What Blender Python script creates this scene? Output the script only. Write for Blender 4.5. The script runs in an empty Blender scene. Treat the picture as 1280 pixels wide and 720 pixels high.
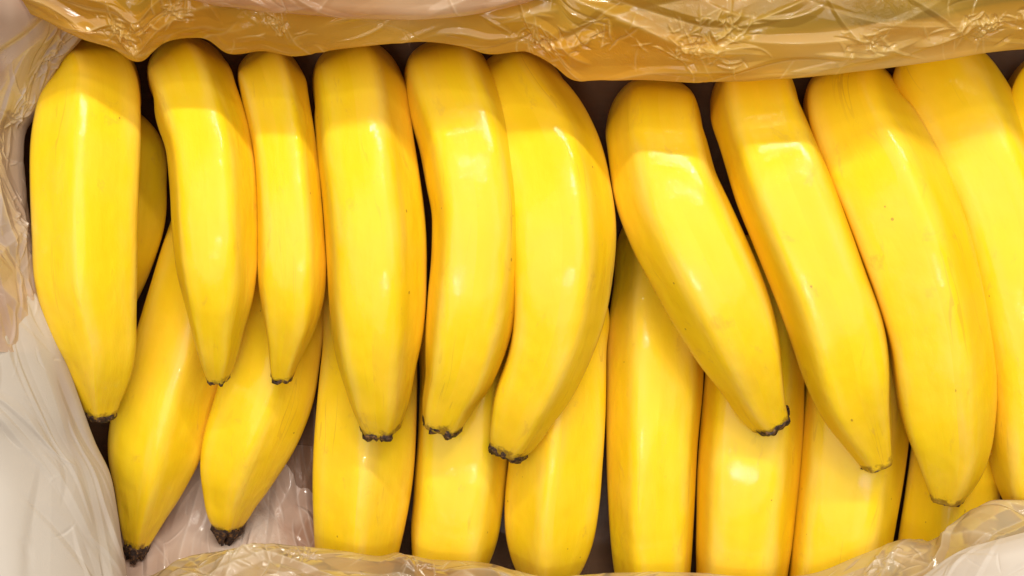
import bpy, math, random
import numpy as np
from mathutils import Vector

# ------------------------------------------------------------------ camera, light, exposure
scene = bpy.context.scene
COL = scene.collection
CAM_Z, REF_Z, M_PER_PX = 0.75, 0.06, 0.0003      # camera height, reference height and its scale

cam_d = bpy.data.cameras.new("camera")
cam = bpy.data.objects.new("camera", cam_d)
COL.objects.link(cam)
cam.location = (0, 0, CAM_Z)
cam_d.sensor_width = 36.0
cam_d.lens = 36.0 * (CAM_Z - REF_Z) / (1280 * M_PER_PX)
cam_d.clip_start, cam_d.clip_end = 0.01, 50
scene.camera = cam

world = bpy.data.worlds.new("World")
scene.world = world
world.use_nodes = True
bg = world.node_tree.nodes["Background"]
bg.inputs[0].default_value = (1.0, 0.76, 0.52, 1)
bg.inputs[1].default_value = 0.12

def area(name, loc, target, sx, sy, power, col=(1, .95, .88)):
    d = bpy.data.lights.new(name, 'AREA')
    d.shape = 'RECTANGLE'; d.size, d.size_y, d.energy, d.color = sx, sy, power, col
    o = bpy.data.objects.new(name, d); COL.objects.link(o)
    o.location = loc
    o.rotation_euler = (Vector(target) - Vector(loc)).to_track_quat('-Z', 'Y').to_euler()
    return o
area("ceiling_light", (-0.1, 0.15, 2.2), (0, 0, 0), 2.6, 2.0, 43.0)
area("tube_lamp", (0.15, 1.05, 1.15), (0, 0.03, 0.05), 1.1, 0.04, 16.5, (1, .95, .84))
area("overhead_tube", (-0.1, -0.27, 1.7), (0, 0, 0.05), 0.3, 0.012, 3.4, (1, .97, .92))
area("second_tube", (0.25, 0.88, 1.7), (0, 0, 0.05), 0.3, 0.012, 3.0, (1, .97, .92))

scene.view_settings.view_transform = 'Standard'
scene.view_settings.look = 'None'
scene.view_settings.exposure = 0.10
scene.view_settings.gamma = 1.0
scene.render.engine = 'CYCLES'
scene.cycles.use_denoising = True
scene.cycles.max_bounces = 10
scene.cycles.diffuse_bounces = 6
scene.cycles.transparent_max_bounces = 12

# ------------------------------------------------------------------ helpers
def P(px, py, z):
    f = (CAM_Z - z) / (CAM_Z - REF_Z) * M_PER_PX
    return np.array([(px - 640) * f, (360 - py) * f, z])

_rs = np.random.RandomState(7)
_perm = np.concatenate([_rs.permutation(256)] * 3)
_grad = _rs.normal(size=(256, 3)); _grad /= np.linalg.norm(_grad, axis=1)[:, None]
def perlin(p):
    p = np.asarray(p, float)
    i = np.floor(p).astype(int); f = p - i; i &= 255
    w = f * f * f * (f * (f * 6 - 15) + 10)
    out = 0
    for dx in (0, 1):
        for dy in (0, 1):
            for dz in (0, 1):
                h = _perm[_perm[_perm[(i[..., 0] + dx) & 255] + ((i[..., 1] + dy) & 255)] + ((i[..., 2] + dz) & 255)]
                d = f - np.array([dx, dy, dz])
                ww = (w[..., 0] if dx else 1 - w[..., 0]) * (w[..., 1] if dy else 1 - w[..., 1]) * (w[..., 2] if dz else 1 - w[..., 2])
                out = out + ww * (_grad[h] * d).sum(-1)
    return out

def crumple(p, f0, octaves=4, gain=.5, seed=0.0):
    """sharp ridges and flat facets, as in creased film"""
    p = np.asarray(p, float) + seed
    warp = np.stack([perlin(p * f0 * .7 + 11.3), perlin(p * f0 * .7 + 31.7), perlin(p * f0 * .7 + 57.1)], -1)
    q = p * f0 + warp * .8
    a, s = 1.0, 0
    for o in range(octaves):
        s = s + a * (.5 - np.abs(perlin(q + o * 17.7)) * 1.6)
        q = q * 2.05; a *= gain
    return s

def creases(p, f0, seed=0.0, width=.05):
    """sparse thin branching ridges: the fold lines of plastic film; 0..1"""
    p = np.asarray(p, float) + seed
    out = 0
    for o, (k, a) in enumerate(((1, 1.0), (2.1, .6), (4.3, .38))):
        q = p * f0 * k + o * 9.1
        q = q + .5 * np.stack([perlin(q * .9 + 5), perlin(q * .9 + 25), perlin(q * .9 + 45)], -1)
        mask = np.clip(perlin(p * f0 * .5 * k + 71 + o * 3) * 2.2 + .45, 0, 1)
        out = np.maximum(out, a * mask * np.exp(-np.abs(perlin(q)) / width))
    return out

def spline(t, pts, ts):
    """Hermite through pts at ts (finite-difference tangents)"""
    t = np.asarray(t, float); ts = np.asarray(ts, float); pts = np.asarray(pts, float)
    if pts.ndim == 1: pts = pts[:, None]
    d = np.diff(pts, axis=0) / np.diff(ts)[:, None]
    m = np.empty_like(pts); m[0], m[-1] = d[0], d[-1]
    h = np.diff(ts)[:, None]
    m[1:-1] = (d[:-1] * h[1:] + d[1:] * h[:-1]) / (h[1:] + h[:-1])
    k = np.clip(np.searchsorted(ts, t, side='right') - 1, 0, len(ts) - 2)
    hh = (ts[k + 1] - ts[k])[:, None]; u = ((t - ts[k]) / (ts[k + 1] - ts[k]))[:, None]
    u2, u3 = u * u, u * u * u
    return (2*u3-3*u2+1)*pts[k] + (u3-2*u2+u)*hh*m[k] + (-2*u3+3*u2)*pts[k+1] + (u3-u2)*hh*m[k+1]

def new_obj(name, verts, faces, mat, parent=None, smooth=True):
    me = bpy.data.meshes.new(name)
    me.from_pydata([tuple(map(float, v)) for v in verts], [], faces)
    if smooth: me.polygons.foreach_set("use_smooth", [True] * len(me.polygons))
    me.materials.append(mat)
    me.update()
    o = bpy.data.objects.new(name, me)
    COL.objects.link(o)
    if parent is not None:
        o.parent = parent
        o.matrix_parent_inverse = parent.matrix_basis.inverted()
    return o

def thing(name, loc, label, cat, group=None):
    o = bpy.data.objects.new(name, None)
    o.empty_display_size = .02
    COL.objects.link(o)
    o.location = tuple(map(float, loc))
    o['label'] = label; o['category'] = cat
    if group: o['group'] = group
    return o

def grid_faces(n, m, wrap=False):
    f = []
    for i in range(n - 1):
        for j in range(m if wrap else m - 1):
            k = (j + 1) % m
            f.append((i*m + j, i*m + k, (i+1)*m + k, (i+1)*m + j))
    return f

class NT:
    def __init__(self, name):
        self.mat = bpy.data.materials.new(name); self.mat.use_nodes = True
        self.t = self.mat.node_tree; self.t.nodes.clear()
        self.out = self.n('ShaderNodeOutputMaterial')
    def n(self, typ, **kw):
        o = self.t.nodes.new(typ)
        for k, v in kw.items():
            if k.startswith('i_'): o.inputs[k[2:].replace('_', ' ')].default_value = v
            else: setattr(o, k, v)
        return o
    def l(self, a, b): self.t.links.new(a, b)
    def noise(self, vec, scale, detail=3, rough=.5, dist=0.0):
        o = self.n('ShaderNodeTexNoise'); o.inputs['Scale'].default_value = scale
        o.inputs['Detail'].default_value = detail; o.inputs['Roughness'].default_value = rough
        o.inputs['Distortion'].default_value = dist
        self.l(vec, o.inputs['Vector']); return o.outputs['Fac']
    def ramp(self, fac, stops):
        o = self.n('ShaderNodeValToRGB'); e = o.color_ramp.elements
        while len(e) < len(stops): e.new(.5)
        for el, (p, c) in zip(e, stops):
            el.position = p; el.color = c if len(c) == 4 else (*c, 1)
        self.l(fac, o.inputs[0]); return o.outputs[0]
    def mix(self, fac, a, b, mode='MIX'):
        o = self.n('ShaderNodeMix', data_type='RGBA', blend_type=mode)
        for s, v in ((o.inputs[0], fac), (o.inputs[6], a), (o.inputs[7], b)):
            if hasattr(v, 'links') or hasattr(v, 'is_linked'): self.l(v, s)
            elif isinstance(v, (int, float)): s.default_value = v
            else: s.default_value = (*v, 1) if len(v) == 3 else v
        return o.outputs[2]
    def math(self, op, a, b=0.0, c=0.0):
        o = self.n('ShaderNodeMath', operation=op)
        for s, v in zip(o.inputs, (a, b, c)):
            if isinstance(v, (int, float)): s.default_value = v
            else: self.l(v, s)
        return o.outputs[0]
    def mapping(self, vec, scale, loc=(0, 0, 0)):
        o = self.n('ShaderNodeMapping'); o.inputs['Scale'].default_value = scale
        o.inputs['Location'].default_value = loc
        self.l(vec, o.inputs['Vector']); return o.outputs['Vector']
    def bump(self, h, strength, dist, normal=None):
        o = self.n('ShaderNodeBump'); o.inputs['Strength'].default_value = strength
        o.inputs['Distance'].default_value = dist
        self.l(h, o.inputs['Height'])
        if normal is not None: self.l(normal, o.inputs['Normal'])
        return o.outputs['Normal']

# ------------------------------------------------------------------ materials
def peel_material():
    m = NT("banana_peel")
    uv = m.n('ShaderNodeUVMap', uv_map='UVMap').outputs[0]
    rnd = m.n('ShaderNodeObjectInfo').outputs['Random']
    cmb = m.n('ShaderNodeCombineXYZ'); 
    m.l(m.math('MULTIPLY', rnd, 37.0), cmb.inputs[2])
    add = m.n('ShaderNodeVectorMath', operation='ADD'); m.l(uv, add.inputs[0]); m.l(cmb.outputs[0], add.inputs[1])
    v = add.outputs[0]
    along = m.n('ShaderNodeAttribute', attribute_name='along').outputs['Fac']
    ridge = m.n('ShaderNodeAttribute', attribute_name='ridge').outputs['Fac']
    vs = m.mapping(v, (1, .22, 1))
    n1 = m.noise(vs, 70, 4, .55)
    n2 = m.noise(v, 38, 3, .5)
    col = m.ramp(n1, [(.3, (.82, .535, .007)), (.52, (.86, .580, .011)), (.75, (.88, .620, .027))])
    hue = m.ramp(rnd, [(0, (0, 0, 0)), (1, (1, 1, 1))])
    col = m.mix(m.math('MULTIPLY', hue, .30), col, (.84, .535, .015))
    blot = m.ramp(m.noise(v, 16, 3, .6), [(.40, (0, 0, 0)), (.68, (1, 1, 1))])
    col = m.mix(m.math('MULTIPLY', blot, .38), col, (.78, .570, .009))
    warm = m.ramp(n2, [(.42, (0, 0, 0)), (.75, (1, 1, 1))])
    col = m.mix(m.math('MULTIPLY', warm, .45), col, (.89, .545, .050))
    # dry tan line that runs along the ridges
    rl = m.math('MULTIPLY', m.math('POWER', ridge, 5.0), m.ramp(m.noise(vs, 160, 2), [(.4, (0, 0, 0)), (.7, (1, 1, 1))]))
    col = m.mix(m.math('MULTIPLY', rl, .35), col, (.80, .56, .17))
    # greener towards the blossom end
    g = m.ramp(along, [(.80, (0, 0, 0)), (.985, (1, 1, 1))])
    col = m.mix(m.math('MULTIPLY', g, .40), col, (.70, .42, .008))
    # blotchy brown next to the scar
    tpos = m.n('ShaderNodeTexCoord').outputs['Object']
    e = m.math('ADD', along, m.math('MULTIPLY', m.math('SUBTRACT', m.noise(tpos, 260, 4, .65), .5), .06))
    dark = m.ramp(e, [(.987, (0, 0, 0)), (.999, (1, 1, 1))])
    col = m.mix(m.math('MULTIPLY', dark, .75), col, (.10, .035, .010))
    # specks
    vo = m.n('ShaderNodeTexVoronoi', feature='F1'); vo.inputs['Scale'].default_value = 120
    m.l(v, vo.inputs['Vector'])
    sepc = m.n('ShaderNodeSeparateColor'); m.l(vo.outputs['Color'], sepc.inputs[0])
    rad = m.math('MULTIPLY', m.math('MAXIMUM', m.math('SUBTRACT', sepc.outputs[0], .62), 0.0), .20)
    sp = m.math('LESS_THAN', vo.outputs['Distance'], rad)
    col = m.mix(m.math('MULTIPLY', sp, .60), col, (.28, .13, .02))
    # hair-thin rub lines
    hl = m.math('LESS_THAN', m.math('ABSOLUTE', m.math('SUBTRACT', m.noise(m.mapping(v, (1, .10, 1), (0, 7, 2)), 60, 3, .6, .1), .5)), .005)
    hm = m.ramp(m.noise(m.mapping(v, (1, .5, 1), (5, 0, 1)), 45, 2), [(.56, (0, 0, 0)), (.66, (1, 1, 1))])
    col = m.mix(m.math('MULTIPLY', m.math('MULTIPLY', hl, hm), .30), col, (.42, .22, .03))
    # faint scuffs
    sc = m.ramp(m.noise(m.mapping(v, (1, .6, 1), (3, 1, 0)), 95, 5, .7, .6), [(.61, (0, 0, 0)), (.72, (1, 1, 1))])
    col = m.mix(m.math('MULTIPLY', sc, .50), col, (.62, .36, .04))
    b = m.n('ShaderNodeBsdfPrincipled')
    m.l(col, b.inputs['Base Color'])
    b.inputs['Roughness'].default_value = .50
    b.inputs['Specular IOR Level'].default_value = .12
    b.inputs['Coat Weight'].default_value = .30
    b.inputs['Subsurface Weight'].default_value = .12
    b.inputs['Subsurface Radius'].default_value = (1, .32, .05)
    b.inputs['Subsurface Scale'].default_value = .006
    b.inputs['Coat Roughness'].default_value = .02
    h1 = m.noise(m.mapping(v, (1, .35, 1)), 150, 3, .5, .3)
    h2 = m.noise(v, 900, 2, .5)
    h3 = m.noise(v, 55, 2, .5)
    nb = m.bump(h3, .5, .0022)
    nb = m.bump(h1, .5, .0007, nb)
    nn = m.bump(h2, .22, .00015, nb)
    m.l(nn, b.inputs['Normal'])
    cn = m.bump(m.noise(m.mapping(v, (1, .6, 1)), 75, 2, .5, .5), .5, .0004)
    cn = m.bump(m.noise(v, 430, 4, .66, 1.0), .5, .00013, cn)
    m.l(cn, b.inputs['Coat Normal'])
    m.l(b.outputs[0], m.out.inputs[0])
    return m.mat

def scar_material():
    m = NT("dried_blossom_scar")
    tc = m.n('ShaderNodeTexCoord').outputs['Object']
    n = m.noise(tc, 700, 4, .65)
    b = m.n('ShaderNodeBsdfPrincipled')
    m.l(m.ramp(n, [(.36, (.010, .006, .006)), (.52, (.045, .019, .010)), (.66, (.24, .12, .035)), (.78, (.40, .24, .05))]), b.inputs['Base Color'])
    b.inputs['Roughness'].default_value = .6
    m.l(m.bump(n, .8, .001), b.inputs['Normal'])
    m.l(b.outputs[0], m.out.inputs[0])
    return m.mat

def film_material(name, ca, cb, cc, transp, transl, rough=.12, bump=1.0, cscale=14, aniso=(.5, 1, 1), spec=.55, sparkle=1.0):
    """thin milky plastic film: gloss, light let through, paler along its creases, clearer patches"""
    m = NT(name)
    tc = m.n('ShaderNodeTexCoord').outputs['Object']
    st = m.mapping(tc, aniso)
    n = m.noise(st, cscale, 4, .55, .3)
    dk = tuple(c * k for c, k in zip(ca, (.72, .60, .55)))
    col = m.ramp(n, [(.38, dk), (.46, ca), (.60, cb), (.78, cc)])
    cr = m.n('ShaderNodeAttribute', attribute_name='crease').outputs['Fac']
    col = m.mix(m.math('MULTIPLY', cr, .42), col, cc)
    wr = m.noise(st, 45, 2, .4, .6)
    fine = m.math('ABSOLUTE', m.math('SUBTRACT', m.noise(tc, 330, 3, .6, 1.5), .5))
    patch = m.ramp(m.noise(tc, 26, 2), [(.54, (0, 0, 0)), (.66, (1, 1, 1))])
    nn = m.bump(wr, .15 * bump, .003)
    nn = m.bump(m.math('MULTIPLY', fine, patch), .5 * sparkle, .0016, nn)
    b = m.n('ShaderNodeBsdfPrincipled')
    m.l(col, b.inputs['Base Color']); b.inputs['Roughness'].default_value = rough
    b.inputs['Specular IOR Level'].default_value = spec
    m.l(nn, b.inputs['Normal'])
    tl = m.n('ShaderNodeBsdfTranslucent'); m.l(col, tl.inputs[0]); m.l(nn, tl.inputs[1])
    gl = m.n('ShaderNodeBsdfGlossy'); gl.inputs['Roughness'].default_value = rough; m.l(nn, gl.inputs['Normal'])
    tp = m.n('ShaderNodeBsdfTransparent'); m.l(m.mix(.6, col, (1, 1, 1)), tp.inputs[0])
    m1 = m.n('ShaderNodeMixShader'); m1.inputs[0].default_value = transl
    m.l(b.outputs[0], m1.inputs[1]); m.l(tl.outputs[0], m1.inputs[2])
    # the clear share still mirrors the lamps
    fr = m.n('ShaderNodeFresnel'); fr.inputs[0].default_value = 1.45; m.l(nn, fr.inputs['Normal'])
    m3 = m.n('ShaderNodeMixShader'); m.l(m.math('MULTIPLY', fr.outputs[0], spec), m3.inputs[0])
    m.l(tp.outputs[0], m3.inputs[1]); m.l(gl.outputs[0], m3.inputs[2])
    m2 = m.n('ShaderNodeMixShader')
    tf = m.ramp(m.noise(st, cscale * 1.7, 3, .5, .5), [(.35, (transp * .5,) * 3), (.66, (min(.95, transp * 1.5),) * 3)])
    m.l(m.math('MULTIPLY', tf, m.math('SUBTRACT', 1.0, m.math('MULTIPLY', cr, .4))), m2.inputs[0])
    m.l(m1.outputs[0], m2.inputs[1]); m.l(m3.outputs[0], m2.inputs[2])
    m.l(m2.outputs[0], m.out.inputs[0])
    return m.mat

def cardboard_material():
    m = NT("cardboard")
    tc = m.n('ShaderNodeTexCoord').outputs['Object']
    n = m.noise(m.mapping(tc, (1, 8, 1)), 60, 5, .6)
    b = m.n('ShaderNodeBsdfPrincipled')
    m.l(m.ramp(n, [(.3, (.12, .058, .026)), (.7, (.18, .095, .045))]), b.inputs['Base Color'])  # browns darkened: shade of the deep gaps is put into the board colour
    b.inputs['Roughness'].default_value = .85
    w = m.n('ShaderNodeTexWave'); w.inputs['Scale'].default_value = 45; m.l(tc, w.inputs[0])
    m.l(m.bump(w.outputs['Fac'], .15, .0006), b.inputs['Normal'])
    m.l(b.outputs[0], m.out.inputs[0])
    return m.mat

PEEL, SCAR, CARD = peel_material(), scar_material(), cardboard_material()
FILM_BANANA_GLOW = film_material("banana_glow_film", (.84, .44, .032), (.90, .59, .10), (.95, .80, .38), .42, .45, .10, 1.0, 14, (.35, 1, 1), .8)  # bananas' yellow, shining through and reflected, is put into this film's colour
FILM_PALE = film_material("pale_pink_film", (.72, .46, .26), (.78, .56, .36), (.88, .78, .60), .42, .45, .12, .8)
FILM_SIDE = film_material("side_film", (.74, .55, .42), (.80, .66, .54), (.92, .84, .74), .22, .42, .14, .8, 16, (1, .4, 1), .7)
FILM_WHITE = film_material("milky_film", (.70, .615, .52), (.75, .675, .585), (.83, .77, .69), .09, .32, .38, .25, 9, (1, .4, 1), .35, .2)
FILM_INNER = film_material("pinkish_inner_film", (.80, .58, .46), (.86, .68, .56), (.92, .82, .74), .16, .30, .12, .8, 20, (1, .4, 1), .7)
FILM_FRONT = film_material("beige_film", (.74, .53, .27), (.79, .64, .40), (.92, .84, .68), .46, .40, .12, .8, 14, (.5, 1, 1), .8)
FILM_BASE = film_material("clear_base_film", (.30, .17, .10), (.34, .20, .12), (.62, .46, .34), .93, .25, .22, .6, 20, (1, .4, 1), .05, .3)  # colours darkened too, so the gaps between bananas read as deep shade

# ------------------------------------------------------------------ cardboard box
RIM = 0.100
def panel(name, c, d, parent):
    """flat board with rounded edges"""
    import bmesh
    bm = bmesh.new(); bmesh.ops.create_cube(bm, size=1)
    for v in bm.verts: v.co = Vector((v.co.x * d[0] + c[0], v.co.y * d[1] + c[1], v.co.z * d[2] + c[2]))
    bmesh.ops.bevel(bm, geom=bm.edges[:], offset=.0012, segments=2, affect='EDGES')
    me = bpy.data.meshes.new(name); bm.to_mesh(me); bm.free(); me.materials.append(CARD)
    o = bpy.data.objects.new(name, me); COL.objects.link(o); o.parent = parent
    o.matrix_parent_inverse = parent.matrix_basis.inverted()
    return o
BX0, BX1, BY0, BY1 = -.222, .262, -.138, .134
box = thing("cardboard_box", ((BX0+BX1)/2, (BY0+BY1)/2, -.012), "brown cardboard fruit box holding the bananas, glimpsed through its plastic lining", "box")
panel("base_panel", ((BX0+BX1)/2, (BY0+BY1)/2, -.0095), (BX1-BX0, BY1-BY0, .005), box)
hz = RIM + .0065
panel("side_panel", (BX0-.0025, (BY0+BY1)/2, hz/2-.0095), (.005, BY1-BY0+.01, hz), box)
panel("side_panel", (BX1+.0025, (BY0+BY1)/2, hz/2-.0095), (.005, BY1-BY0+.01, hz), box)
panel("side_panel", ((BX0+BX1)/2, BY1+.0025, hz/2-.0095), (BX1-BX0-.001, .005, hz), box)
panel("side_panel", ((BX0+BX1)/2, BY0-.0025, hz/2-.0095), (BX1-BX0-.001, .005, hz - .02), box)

# ------------------------------------------------------------------ bananas
GROUP = "bananas packed in the box"
PX5 = [math.radians(a) for a in (0, 72, 144, 216, 288)]

def cross_section(theta, roll, p, seed):
    """rounded, slightly irregular five-sided outline; returns radius and closeness to a ridge"""
    rnd = np.random.RandomState(seed)
    faces = np.array(PX5) + math.radians(36) + roll + rnd.uniform(-.09, .09, 5)
    wt = rnd.uniform(.97, 1.03, 5)
    c = np.maximum(0, np.cos(theta[:, None] - faces[None]) * wt[None])
    r = (c ** p).sum(1) ** (-1 / p)
    rid = np.max(np.cos(theta[:, None] - (np.array(PX5) + roll)[None]), axis=1)
    k = np.clip((rid - math.cos(math.radians(36))) / (1 - math.cos(math.radians(36))), 0, 1)
    r = r * (1 + .016 * k ** 14)
    return r, k

def banana(label, rows, zc, ycrest, ytop=None, d_top=.014, d_tip=.014, roll=0, seed=1, tip='black',
           p=7.2, end_dive=False, cap=8, lift=None):
    """rows: (y, x_left, x_right) of the fruit's outline seen from above, neck to blossom end"""
    rows = np.array(rows, float)
    ytip = rows[-1, 0]
    cx = (rows[:, 1] + rows[:, 2]) / 2
    hw = (rows[:, 2] - rows[:, 1]) / 2
    tl = np.gradient(cx, rows[:, 0])
    hw = hw / np.sqrt(1 + tl ** 2)
    y = rows[:, 0]
    if ytop is not None:
        y0 = ytop + 13 + .90 * np.interp(ytop + 70, y, hw)
        keep = y > y0 + 8
        tt = np.array([y0]); cc = spline(tt, np.stack([cx, hw], 1), y)[0] if y0 >= y[0] else np.array([cx[0] + tl[0]*(y0-y[0]), hw[0]])
        y = np.concatenate([[y0], y[keep]]); cx = np.concatenate([[cc[0]], cx[keep]]); hw = np.concatenate([[cc[1]], hw[keep]])
    z = np.where(y < ycrest, zc - d_top * ((ycrest - y) / 200) ** 2, zc - d_tip * ((y - ycrest) / (ytip - ycrest)) ** 2)
    px = np.stack([cx, y, hw, z], 1)
    # neck: bends down out of sight
    sl = (cx[1] - cx[0]) / (y[1] - y[0]); h0 = hw[0]; z0 = z[0]
    dive = []
    for dy, dz, k in ((21, .060, .80), (19, .046, .88), (16, .030, .95), (9, .0125, .99)):
        dive.append((cx[0] - sl * dy, y[0] - dy, h0 * k, max(.006, z0 - dz) if dz > .05 else max(.008, z0 - dz)))
    if z0 - .030 > .010: px = np.vstack([dive, px])
    else: px = np.vstack([[(cx[0] - sl * 30, y[0] - 30, h0 * .5, max(.008, z0 - .008))], px])
    if end_dive:
        e = px[-1]
        px = np.vstack([px, [(e[0], e[1] + 26, e[2] * .75, max(.008, e[3] - .010)), (e[0], e[1] + 44, e[2] * .45, max(.006, e[3] - .016))]])
    pos = np.array([P(a, b, c) for a, b, _, c in px])
    rad = px[:, 2] * M_PER_PX * (CAM_Z - px[:, 3]) / (CAM_Z - REF_Z)
    s = np.concatenate([[0], np.cumsum(np.linalg.norm(np.diff(pos, axis=0), axis=1))])
    N, M = 120, 60
    t = np.linspace(0, s[-1], N)
    C = spline(t, pos, s); R = spline(t, rad, s)[:, 0]
    for _ in range(10):                                  # smooth out tracing jitter
        C[1:-1] = .25 * C[:-2] + .5 * C[1:-1] + .25 * C[2:]
        R[1:-1] = .25 * R[:-2] + .5 * R[1:-1] + .25 * R[2:]
    T = np.gradient(C, axis=0); T /= np.linalg.norm(T, axis=1)[:, None]
    side = np.stack([-T[:, 1], T[:, 0], np.zeros(N)], 1)     # horizontal, across the fruit
    ref = side[np.argmax(np.linalg.norm(T[:, :2], axis=1))]
    for i in range(N):
        if np.linalg.norm(side[i]) < .35 or side[i] @ ref < 0: side[i] = np.nan
        else: side[i] /= np.linalg.norm(side[i])
    good = np.where(~np.isnan(side[:, 0]))[0]
    for k in range(3): side[:, k] = np.interp(np.arange(N), good, side[good, k])
    for _ in range(6): side[1:-1] = (side[:-2] + side[1:-1] + side[2:]) / 3
    side -= (side * T).sum(1)[:, None] * T
    side /= np.linalg.norm(side, axis=1)[:, None]
    up = np.cross(side, T); up *= np.sign(up[N//2, 2])
    if side[N//2, 0] < 0: side = -side
    th = np.linspace(0, 2 * math.pi, M, endpoint=False)      # 0 = up, + = towards image right
    rr, kk = cross_section(th, math.radians(roll), p, seed)
    xs = rr * np.sin(th)
    mid, ext = (xs.max() + xs.min()) / 2, (xs.max() - xs.min()) / 2
    rr = rr / ext; mid = mid / ext
    # close the blossom end: rounded shoulder then flat face
    prof_s = [(.0, 1.0), (.06, 1.0), (.12, .98), (.17, .92), (.19, .80), (.18, .40), (.17, 0.02)]
    verts, al, rg, uvs = [], [], [], []
    nz = perlin(np.stack([C[:, None, 0] * 22 + rr[None] * np.sin(th)[None] * .35 + seed * 3.1,
                          C[:, None, 1] * 22 + seed * 1.7 + 0 * th[None],
                          C[:, None, 2] * 22 + rr[None] * np.cos(th)[None] * .35 + 0 * th[None]], -1))
    L = s[-1]
    rings = [(C[i], T[i], side[i], up[i], R[i], t[i] / L, nz[i]) for i in range(N)]
    e = rings[-1]
    for a, k in prof_s[1:]:
        rings.append((e[0] + e[1] * e[4] * a, e[1], e[2], e[3], e[4] * k, 1.0, e[6]))
    rings.insert(0, (rings[0][0] - rings[0][1] * .001, rings[0][1], rings[0][2], rings[0][3], rings[0][4] * .05, 0.0, rings[0][6]))
    dist = 0; prev = rings[0][0]
    for c, tg, sd, u_, r, a, n_ in rings:
        dist += np.linalg.norm(c - prev); prev = c
        rb = .75 * np.clip((.26 - a) / .20, 0, 1) if ytop is not None else 0
        rad_ = r * (rr * (1 - rb) + rb) * (1 + .035 * n_)
        v = c[None] + (np.sin(th) * rad_ - mid * r * (1 - rb))[:, None] * sd[None] + (np.cos(th) * rad_)[:, None] * u_[None]
        verts.append(v); al += [a] * M; rg += list(kk)
        uvs += [(tt_ / (2*math.pi) * .115, dist) for tt_ in th]
    verts = np.concatenate(verts)
    base = P(*[np.mean(px[:, 0]), np.mean(px[:, 1])], 0); base[2] = max(0, zc - .02)
    root = thing("banana", base, label, "banana", GROUP)
    faces = grid_faces(len(rings), M, True)
    o = new_obj("peel", verts, faces, PEEL, root)
    me = o.data
    uvl = me.uv_layers.new(name="UVMap")
    li = np.empty(len(me.loops), int); me.loops.foreach_get("vertex_index", li)
    uva = np.array(uvs)[li]
    # the seam column must not wrap back
    pol = li.reshape(-1, 4)
    seam = (pol % M == M - 1).any(1) & (pol % M == 0).any(1)
    uva = uva.reshape(-1, 4, 2)
    fix = seam[:, None] & (pol % M == 0)
    uva[..., 0][fix] = .115
    uvl.data.foreach_set("uv", uva.ravel())
    for nm, arr in (("along", al), ("ridge", rg)):
        at = me.attributes.new(nm, 'FLOAT', 'POINT'); at.data.foreach_set("value", np.array(arr, dtype=np.float32))
    if tip:
        rnd = np.random.RandomState(seed + 50)
        m2, k2 = 44, 7
        c, tg, sd, u_, r = e[0], e[1], e[2], e[3], e[4]
        tt2 = np.linspace(0, 2*math.pi, m2, endpoint=False)
        circ = np.stack([np.sin(tt2), np.cos(tt2)], 1)
        jag = perlin(np.concatenate([circ * 1.5, np.full((m2, 1), seed * 2.3)], 1)) * 1.2 + perlin(np.concatenate([circ * 3.6, np.full((m2, 1), seed * 1.3)], 1)) * .9 + perlin(np.concatenate([circ * 7.5, np.full((m2, 1), seed * 1.9)], 1)) * .6
        length = cap * 1.35 * M_PER_PX
        vs = []
        start = -.02 if tip == 'black' else .06
        for q, (a, k) in enumerate([(0.0, .99), (.25, .99), (.42, .86), (.62, .64), (.85, .42), (1.05, .22), (1.1, .02)] if cap > 16 else
                                    [(0.0, .99), (.25, 1.0), (.5, .96), (.78, .88), (1.0, .74), (.95, .4), (.9, .03)]):
            wob = 1 + (jag * .16 + .22 * perlin(np.concatenate([circ * 2.8, np.full((m2, 1), seed + q * .45)], 1))) * (q > 0)
            ln = r * start + length * a * (1 + jag * .75)
            rr2 = np.interp(tt2, np.append(th, 2*math.pi), np.append(rr, rr[0]))
            rad2 = r * (1.03 if tip == 'black' else .965) * k * rr2 * wob
            if q == 0: ln = np.full(m2, r * (start - .10)) + jag * r * .55; rad2 = r * (1.03 if tip == 'black' else .955) * rr2
            vs.append(c[None] + tg[None] * ln[:, None] + (circ[:, 0] * rad2 - mid * r)[:, None] * sd[None] + (circ[:, 1] * rad2)[:, None] * u_[None])
        new_obj("blossom_end", np.concatenate(vs), grid_faces(k2, m2, True), SCAR, root)
    return root

ZT = .0635     # crest height of the upper row
banana("plump banana at far left against the plastic, with a ridge down its middle",
  [(94,64,176),(125,52,178),(180,44,178),(240,43,176),(300,45,175),(345,47,175),(400,63,174),(440,81,172),(480,93,160),(505,103,149),(514,106,146)],
  ZT, 320, 53, roll=0, seed=3, cap=7)
banana("second upper banana from the left, short with a flat face and thin dark end",
  [(94,182,287),(131,187,302),(162,199,311),(225,209,319),(300,213,321),(345,219,320),(373,226,316),(410,236,305),(440,244,298),(462,251,291),(472,256,287)],
  ZT + .002, 300, 51, roll=35, seed=5, cap=4)
banana("narrowest banana of the upper row, a short one tapering to a small brown end",
  [(91,290,380),(131,302,387),(194,316,396),(260,320,402),(300,321,405),(345,321,407),(380,325,403),(400,328,397),(440,334,379),(460,336,370),(469,338,367)],
  ZT - .001, 300, 64, roll=34, seed=8, cap=5)
banana("straight wide banana, fourth in the upper row, with a ragged black end",
  [(100,386,506),(150,390,514),(187,392,519),(225,397,525),(300,404,533),(350,407,533),(380,409,532),(420,413,528),(445,417,523),(483,429,516),(515,439,509),(534,449,501)],
  ZT + .001, 320, 55, roll=33, seed=12, cap=8)
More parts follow.
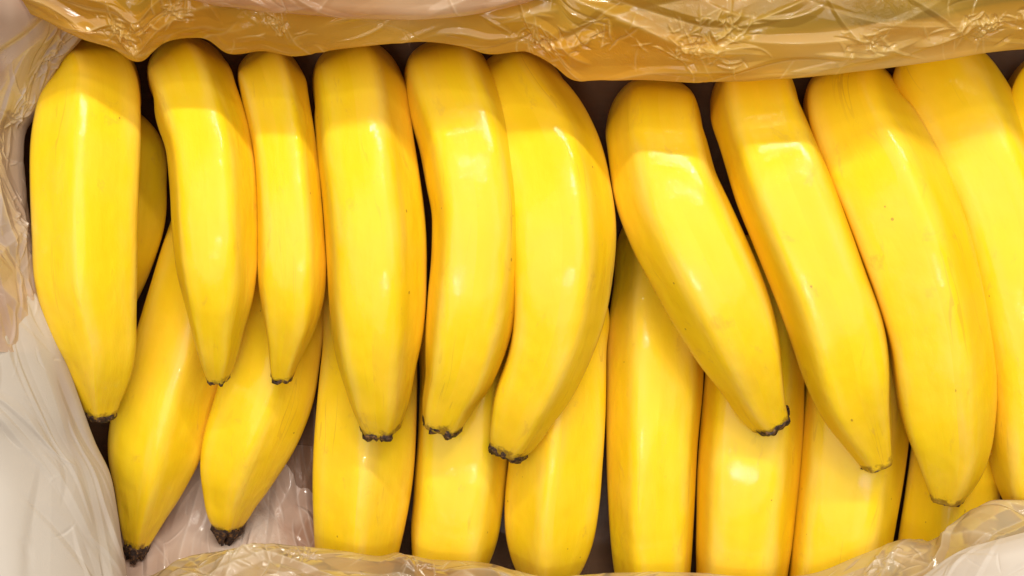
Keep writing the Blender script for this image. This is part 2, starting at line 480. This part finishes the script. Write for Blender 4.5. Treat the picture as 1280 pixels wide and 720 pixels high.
banana("gently curved banana with a flat bright face, fifth in the upper row",
  [(125,504,630),(175,521,646),(225,531,653),(257,538,656),(298,539,656),(329,538,653),(376,533,648),(432,528,634),(479,525,614),(500,524,597),(518,523,589),(529,524,580)],
  ZT + .001, 320, 52, roll=-34, seed=15, cap=8)
banana("strongly curved banana bowed to the right, its crusty black tip swung left",
  [(119,580,717),(147,598,739),(187,616,755),(245,632,767),(276,636,771),(345,640,766),(395,640,757),(439,634,742),(470,624,729),(502,612,708),(530,610,688),(553,608,672),(560,609,664)],
  ZT - .005, 340, 65, roll=24, seed=18, cap=9)
banana("slanting banana just right of the wide dark gap, with a curled black end",
  [(153,755,880),(200,760,892),(232,763,902),(279,777,926),(336,806,953),(389,837,974),(442,871,985),(479,898,986),(510,917,990),(525,932,993)],
  ZT - .003, 350, 100, roll=42, seed=22, cap=7)
banana("slanting banana whose blunt yellow end is edged by only a thin brown line",
  [(127,884,1000),(140,887,1006),(178,898,1022),(226,912,1043),(279,934,1063),(354,965,1090),(420,990,1112),(452,1000,1116),(506,1022,1117),(549,1053,1118),(578,1075,1118)],
  ZT + .002, 340, 80, roll=35, seed=25, cap=2.6, tip='thin')
banana("largest and longest slanting banana, with a blunt end flecked brown",
  [(108,985,1120),(150,1000,1147),(178,1010,1165),(220,1030,1187),(256,1047,1200),(302,1066,1216),(364,1090,1231),(420,1108,1241),(470,1116,1246),(518,1125,1245),(569,1143,1237),(600,1153,1223),(622,1162,1206)],
  ZT - .001, 350, 80, roll=12, seed=28, cap=3.2, tip='thin')
banana("slanting banana cut by the photo's right edge, beside the largest banana",
  [(70,1082,1225),(97,1092,1250),(125,1104,1272),(178,1134,1300),(256,1178,1325),(364,1210,1350),(470,1232,1368),(560,1240,1372),(600,1246,1365),(640,1262,1345),(670,1280,1320)],
  ZT - .007, 350, 26, roll=24, seed=31, tip=None)
banana("shaded banana just peeking out in the top right corner under the plastic",
  [(110,1236,1380),(150,1252,1400),(250,1292,1440),(340,1320,1460),(420,1345,1460)],
  ZT - .012, 300, 72, roll=10, seed=33, tip=None, end_dive=True)
# lower row
ZL = .0235
banana("shaded brownish banana showing as a sliver between the two leftmost upper bananas",
  [(190,110,207),(230,100,209),(270,95,208),(305,85,200),(357,65,180),(420,50,140)],
  ZL, 300, 128, roll=20, seed=41, tip=None, d_top=.003, end_dive=True)
banana("lower banana leaning left beside the milky plastic, its end black and crumbling",
  [(270,222,300),(301,210,304),(376,187,300),(439,168,290),(487,154,273),(518,143,266),(569,137,250),(608,144,230),(640,149,210),(659,152,199),(678,156,188)],
  ZL, 480, None, roll=14, seed=44, cap=15, d_top=.012, d_tip=.010)
banana("lower banana leaning left with a pointed glossy black end over bare plastic",
  [(360,316,405),(400,300,406),(440,290,402),(490,273,396),(530,259,383),(553,252,371),(584,250,351),(604,252,338),(623,256,324),(647,262,310),(655,266,304)],
  ZL, 490, None, roll=20, seed=47, cap=19, d_top=.012, d_tip=.010)
banana("lower banana under the fourth upper one, standing next to the bare plastic floor",
  [(330,420,520),(440,405,522),(480,401,522),(538,396,521),(577,393,519),(616,392,514),(643,393,509),(686,396,499),(720,402,488)],
  ZL, 580, None, roll=8, seed=50, tip=None, d_top=.010, d_tip=.014, end_dive=True)
banana("lower banana under the tips of the fifth and sixth upper ones, narrowing to the bottom",
  [(400,530,640),(480,524,640),(557,520,637),(595,517,634),(635,515,629),(674,511,622),(706,513,610),(740,520,598)],
  ZL - .001, 590, None, roll=30, seed=53, tip=None, d_top=.010, d_tip=.014, end_dive=True)
banana("lower banana rounding off at the bottom edge, below the one bowed to the right",
  [(380,650,757),(440,646,757),(518,641,757),(573,636,754),(628,630,749),(682,634,737),(713,645,722),(735,660,705)],
  ZL, 580, None, roll=-10, seed=56, tip=None, d_top=.010, d_tip=.016, end_dive=True)
banana("upright long lower banana filling the gap left of the slanting ones",
  [(290,775,870),(350,768,876),(407,761,880),(480,759,881),(557,759,874),(635,761,870),(674,763,868),(710,767,866),(760,775,858)],
  ZL + .001, 560, None, roll=-30, seed=59, tip=None, d_top=.012, d_tip=.012, end_dive=True)
banana("glinting lower banana under the curled black end of the first slanting one",
  [(330,892,1010),(380,890,1008),(471,883,1008),(557,875,1005),(596,872,1002),(655,871,995),(706,871,988),(760,876,976)],
  ZL, 590, None, roll=30, seed=62, tip=None, d_top=.008, d_tip=.012, end_dive=True)
banana("lower banana under the blunt tip edged by a thin brown line",
  [(420,1015,1145),(487,1010,1142),(549,1004,1137),(596,999,1131),(635,995,1124),(678,991,1116),(713,987,1110),(760,985,1095)],
  ZL, 590, None, roll=24, seed=65, tip=None, d_top=.010, d_tip=.012, end_dive=True)
banana("lower banana mostly hidden below the largest banana's end and the plastic",
  [(480,1146,1262),(561,1139,1257),(620,1131,1249),(670,1124,1245),(720,1118,1235),(760,1118,1220)],
  ZL, 600, None, roll=-20, seed=68, tip=None, d_top=.010, d_tip=.012, end_dive=True)

# ------------------------------------------------------------------ plastic liner
liner = thing("plastic_liner", (0.02, 0, -.006), "crinkled translucent plastic sheet lining the box and folded round the bananas", "plastic liner")

def tents(su, sv, lines):
    """sum of pinched fold lines: (u, v, angle, half length, width, slope, bend); returns height and crease strength"""
    h = np.zeros((len(su), len(sv))); c = np.zeros_like(h)
    for u0, v0, ang, ln, w, a, bend in lines:
        ca, sa = math.cos(ang), math.sin(ang)
        eu = abs(ln * ca) + w * 1.3; ev = abs(ln * sa) + w * 1.3 + abs(bend) * ln
        i0, i1 = np.searchsorted(su, (u0 - eu, u0 + eu)); k0, k1 = np.searchsorted(sv, (v0 - ev, v0 + ev))
        if i1 - i0 < 2 or k1 - k0 < 2: continue
        du = su[i0:i1, None] - u0; dv = sv[None, k0:k1] - v0
        t = du * ca + dv * sa; d = -du * sa + dv * ca + bend * t * t / ln
        win = np.clip(1 - (t / ln) ** 2, 0, 1)
        wl = w * (.35 + .65 * win) * np.where(d > 0, 1.0, .45)
        tent = np.maximum(0, 1 - np.abs(d) / wl) * win
        h[i0:i1, k0:k1] += a * w * tent
        c[i0:i1, k0:k1] = np.maximum(c[i0:i1, k0:k1], np.exp(-(d / max(.00035, .07 * w)) ** 2) * win * min(1, abs(a) * 3.2))
    return h, c

def crease_set(rnd, U, V0, V1, mean, spread, nbig, nmid, nsmall, knots, gain=1.0):
    L = []
    for _ in range(nbig):
        L.append((rnd.uniform(0, U), rnd.uniform(V0, V1), mean + rnd.normal() * spread, rnd.uniform(.015, .05), rnd.uniform(.004, .010), gain * rnd.choice([1, 1, -1]) * rnd.uniform(.15, .38), rnd.uniform(-.25, .25)))
    for _ in range(nmid):
        L.append((rnd.uniform(0, U), rnd.uniform(V0, V1), mean + rnd.normal() * spread * 1.6, rnd.uniform(.006, .02), rnd.uniform(.0015, .004), gain * rnd.choice([1, 1, -1]) * rnd.uniform(.15, .42), rnd.uniform(-.3, .3)))
    for _ in range(nsmall):
        L.append((rnd.uniform(0, U), rnd.uniform(V0, V1), rnd.uniform(0, math.pi), rnd.uniform(.002, .008), rnd.uniform(.0007, .0016), gain * rnd.choice([1, -1]) * rnd.uniform(.15, .45), rnd.uniform(-.3, .3)))
    for ku, kv, kr, kn in knots:
        for _ in range(kn):                       # gathers: short creases fanning round one point
            a = rnd.uniform(0, 2 * math.pi); q = kr * abs(rnd.normal()) * .6
            L.append((ku + math.cos(a) * q * 1.3, kv + math.sin(a) * q * .8, mean + rnd.normal() * 1.0, rnd.uniform(.0012, .006), rnd.uniform(.0006, .0018), gain * rnd.choice([1, 1, -1]) * rnd.uniform(.3, .75), rnd.uniform(-.3, .3)))
        for _ in range(kn // 14):
            a = mean + rnd.normal() * .7 + rnd.choice([0, math.pi]); ln = rnd.uniform(.008, .022)
            L.append((ku + math.cos(a) * ln, kv + math.sin(a) * ln * .6, a, ln, rnd.uniform(.002, .005), gain * rnd.uniform(.2, .5), rnd.uniform(-.25, .25)))
    return L

def set_crease(o, c):
    at = o.data.attributes.new('crease', 'FLOAT', 'POINT'); at.data.foreach_set("value", np.clip(c, 0, 1).astype(np.float32).ravel())

def fold(name, edge, direction, profile, mat, amp, f0, seed, nu=520, nv=110, label=None, vis=.036, mean=0.0, spread=.35,
         big=20, mid=50, small=120, knots=(), gain=1.0):
    """edge: (px, py, z) along the fold; profile: (offset px outwards, height) from outside to inside; knots: (px along, mm from edge, radius, count)"""
    edge = np.array(edge, float)
    s = np.concatenate([[0], np.cumsum(np.hypot(*np.diff(edge[:, :2], axis=0).T))])
    E = spline(np.linspace(0, s[-1], nu), edge, s)
    for _ in range(3): E[1:-1] = .25*E[:-2] + .5*E[1:-1] + .25*E[2:]
    prof = np.array(profile, float)
    ps = np.concatenate([[0], np.cumsum(np.hypot(np.diff(prof[:, 0]) * M_PER_PX, np.diff(prof[:, 1])))])
    pe = ps[np.argmin(np.abs(prof[:, 0]) + np.abs(prof[:, 1]) * 1e4)]          # arc length at the edge itself
    fine = np.linspace(0, ps[-1], 4000)
    cum = np.cumsum(np.where((fine > pe - vis) & (fine < pe + .004), 4.0, 1.0)); cum = (cum - cum[0]) / (cum[-1] - cum[0])
    tv = np.interp(np.linspace(0, 1, nv), cum, fine)                           # denser where it shows
    Q = spline(tv, prof, ps)
    pos = np.empty((nu, nv, 3))
    d = np.array(direction, float)
    if d.ndim == 1: d = np.repeat(d[None], nu, 0)
    else: d = spline(np.linspace(0, 1, nu), d, np.linspace(0, 1, len(d)))
    off, dz = Q[None, :, 0], Q[None, :, 1]
    z = np.maximum(E[:, 2][:, None] + dz, -.0055 + 0 * dz)
    f = (CAM_Z - z) / (CAM_Z - REF_Z) * M_PER_PX
    pos[..., 0] = (E[:, 0][:, None] + off * d[:, 0][:, None] - 640) * f
    pos[..., 1] = (360 - E[:, 1][:, None] - off * d[:, 1][:, None]) * f
    pos[..., 2] = z
    n = np.cross(np.gradient(pos, axis=0), np.gradient(pos, axis=1)); n /= np.linalg.norm(n, axis=-1)[..., None] + 1e-12
    if n[nu//2, np.searchsorted(tv, pe - vis * .5), 2] < 0: n = -n
    for _ in range(8):
        n[:, 1:-1] = (n[:, :-2] + n[:, 1:-1] + n[:, 2:]) / 3
    rnd = np.random.RandomState(int(seed * 10))
    U = s[-1] * M_PER_PX; su = np.linspace(0, U, nu)
    kn = [(a * M_PER_PX, pe - b * .001, r_, c_) for a, b, r_, c_ in knots]
    th_, cr = tents(su, tv, crease_set(rnd, U, pe - vis * 1.15, pe + .003, mean, spread, big, mid, small, kn, gain))
    h = amp * crumple(pos * .8, f0 * .5, 1, .4, seed) + th_
    w = .35 + .65 * np.clip(np.abs(tv - pe) / .006, 0, 1)
    pos = pos + n * (h * w[None])[..., None]
    o = new_obj(name, pos.reshape(-1, 3), grid_faces(nu, nv), mat, liner)
    set_crease(o, cr)
    if label: o['label'] = label
    return o

# floor of the liner
def floor_sheet():
    nx, ny = 420, 240
    xs = np.linspace(BX0 + .004, BX1 - .004, nx); ys = np.linspace(BY0 + .004, BY1 - .004, ny)
    X, Y = np.meshgrid(xs, ys, indexing='ij')
    p = np.stack([X, Y, 0 * X], -1)
    rnd = np.random.RandomState(77)
    hh, cr = tents(xs - xs[0], ys - ys[0], crease_set(rnd, xs[-1] - xs[0], 0, ys[-1] - ys[0], 1.5, .3, 70, 90, 10, [], .9))
    Z = -.004 + .002 * crumple(p * np.array([1.6, .45, 1]), 20, 1, .5, 4.2) + np.clip(hh, -.002, .004)
    o = new_obj("liner_floor", np.stack([X, Y, np.clip(Z, -.0062, .002)], -1).reshape(-1, 3), grid_faces(nx, ny), FILM_BASE, liner)
    set_crease(o, cr)
floor_sheet()

REAR = [(-60,-8,0.0900),(0,2,0.0900),(47,22,0.0910),(106,49,0.0900),(141,57,0.0880),(172,72,0.0850),(200,51,0.0910),(259,49,0.0930),(285,65,0.0900),(330,62,0.0910),
        (369,69,0.0900),(400,64,0.0930),(483,55,0.0950),(520,52,0.0950),(580,58,0.0940),(608,66,0.0920),(661,65,0.0920),(690,80,0.0910),(714,99,0.0890),(757,101,0.0910),
        (800,100,0.0940),(879,103,0.0950),(919,101,0.0950),(1000,94,0.0970),(1085,87,0.0970),(1140,81,0.0970),(1185,75,0.0970),(1230,67,0.0970),(1280,60,0.0970),(1350,52,0.0950)]
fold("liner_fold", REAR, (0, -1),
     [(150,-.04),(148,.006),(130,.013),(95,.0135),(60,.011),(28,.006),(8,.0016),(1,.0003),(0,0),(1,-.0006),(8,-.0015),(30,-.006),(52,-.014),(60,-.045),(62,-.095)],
     FILM_BANANA_GLOW, .0050, 34, 2.2, nu=1250, nv=300, vis=.040, mean=-.08, spread=.30, big=44, mid=44, small=60, gain=.85,
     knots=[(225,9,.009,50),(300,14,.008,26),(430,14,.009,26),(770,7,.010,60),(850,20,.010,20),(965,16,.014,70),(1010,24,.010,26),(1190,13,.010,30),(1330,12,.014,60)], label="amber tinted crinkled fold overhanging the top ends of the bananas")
fold("liner_fold", [(205,-12,.104),(250,0,.106),(300,10,.107),(400,19,.108),(480,22,.108),(540,23,.108),(600,17,.108),(640,8,.107),(700,-10,.106)], (0, -1),
     [(110,-.03),(108,.006),(90,.010),(50,.008),(20,.005),(5,.003),(0,0),(4,-.0025),(16,-.004),(40,-.006)],
     FILM_PALE, .0022, 40, 7.7, nu=420, nv=130, vis=.02, big=8, mid=10, small=10, gain=.8, label="pale pinkish upper layer of film at the top edge")
LEFT_UP = [(128,-30,.062),(122,5,.061),(112,30,.060),(104,46,.058),(77,76,.056),(57,108,.055),(45,138,.055),(33,160,.055),(29,200,.056),(31,235,.057),(38,290,.060),(46,338,.061),(60,395,.058),(75,440,.055)]
LEFT_PROFILE = [(260,-.01),(250,.042),(225,.046),(150,.042),(90,.034),(45,.022),(18,.009),(4,.003),(0,0),(3,-.004),(10,-.012),(18,-.03),(22,-.065)]
fold("liner_fold", LEFT_UP, [(-1, -.15), (-1, 0), (-1, 0)], LEFT_PROFILE,
     FILM_SIDE, .0034, 30, 5.1, nu=560, nv=220, vis=.034, mean=.25, spread=.45, big=22, mid=26, small=24, gain=.6, knots=[(110,10,.009,36),(200,12,.009,30),(330,10,.012,20)], label="pinkish translucent crinkled film at the upper left")
LEFT_LOW = [(-110,345,.088),(-50,347,.082),(0,350,.075),(30,356,.069),(52,370,.064),(64,395,.063),(84,455,.061),(105,517,.057),
        (118,553,.053),(137,592,.050),(146,635,.050),(154,690,.050),(166,760,.05)]
fold("liner_fold", LEFT_LOW, [(-.4, 1), (-.75, .7), (-1, .25), (-1, .0), (-1, .0), (-1, .05)],
     [(240,.020),(200,.034),(150,.034),(90,.026),(45,.017),(18,.008),(4,.003),(0,0),(3,-.003),(10,-.010),(16,-.025),(20,-.055)],
     FILM_WHITE, .0020, 20, 6.6, nu=560, nv=220, vis=.045, mean=.12, spread=.25, big=16, mid=18, small=16, gain=.55, label="milky white sheet down the lower left side")
FRONT = [(120,738,.030),(160,728,.036),(190,719,.040),(219,701,.043),(273,690,.045),(332,680,.047),(365,684,.047),(390,686,.047),(431,690,.047),(478,696,.047),(497,693,.047),(536,700,.047),(610,706,.047),
         (653,717,.046),(731,717,.046),(810,716,.046),(870,717,.046),(940,722,.046),(1018,717,.047),(1077,694,.051),(1120,679,.054),(1170,676,.056),(1194,657,.060),(1217,636,.063),(1241,625,.064),(1280,626,.064),(1360,632,.064)]
fold("liner_fold", FRONT, (0, 1),
     [(130,-.02),(126,.020),(110,.026),(75,.022),(40,.014),(16,.007),(4,.0025),(0,0),(3,-.003),(8,-.010),(14,-.025),(18,-.055)],
     FILM_FRONT, .0028, 36, 9.4, nu=1150, nv=200, vis=.022, mean=.05, spread=.5, big=36, mid=44, small=50, gain=.75, knots=[(180,6,.008,20),(270,7,.008,24),(420,6,.007,16),(1010,10,.009,20)], label="beige crinkled fold along the bottom ends")
fold("liner_fold", [(1120,745,.080),(1155,719,.082),(1194,690,.086),(1241,674,.089),(1280,664,.090),(1360,650,.091)], (.3, 1),
     [(140,.0),(120,.012),(80,.012),(40,.009),(14,.005),(4,.002),(0,0),(4,-.002),(14,-.004),(50,-.008)],
     FILM_WHITE, .0022, 30, 3.3, nu=300, nv=140, vis=.025, big=8, mid=10, small=14, gain=.6, label="milky overlapping corner at the bottom right")

# film rising from the floor to the front fold beside the two leaning bananas
fold("liner_fold", [(140,760,.020),(170,735,.018),(215,720,.017),(270,712,.016),(330,705,.016),(400,708,.016)], (0, -1),
     [(150,-.020),(120,-.019),(90,-.017),(60,-.012),(35,-.006),(15,-.001),(0,.002),(-20,.006)],
     FILM_INNER, .0014, 40, 8.8, nu=380, nv=220, vis=.050, mean=1.5, spread=.22, big=24, mid=26, small=6, gain=.8, label="pinkish creased film behind the two black tips at the lower left")
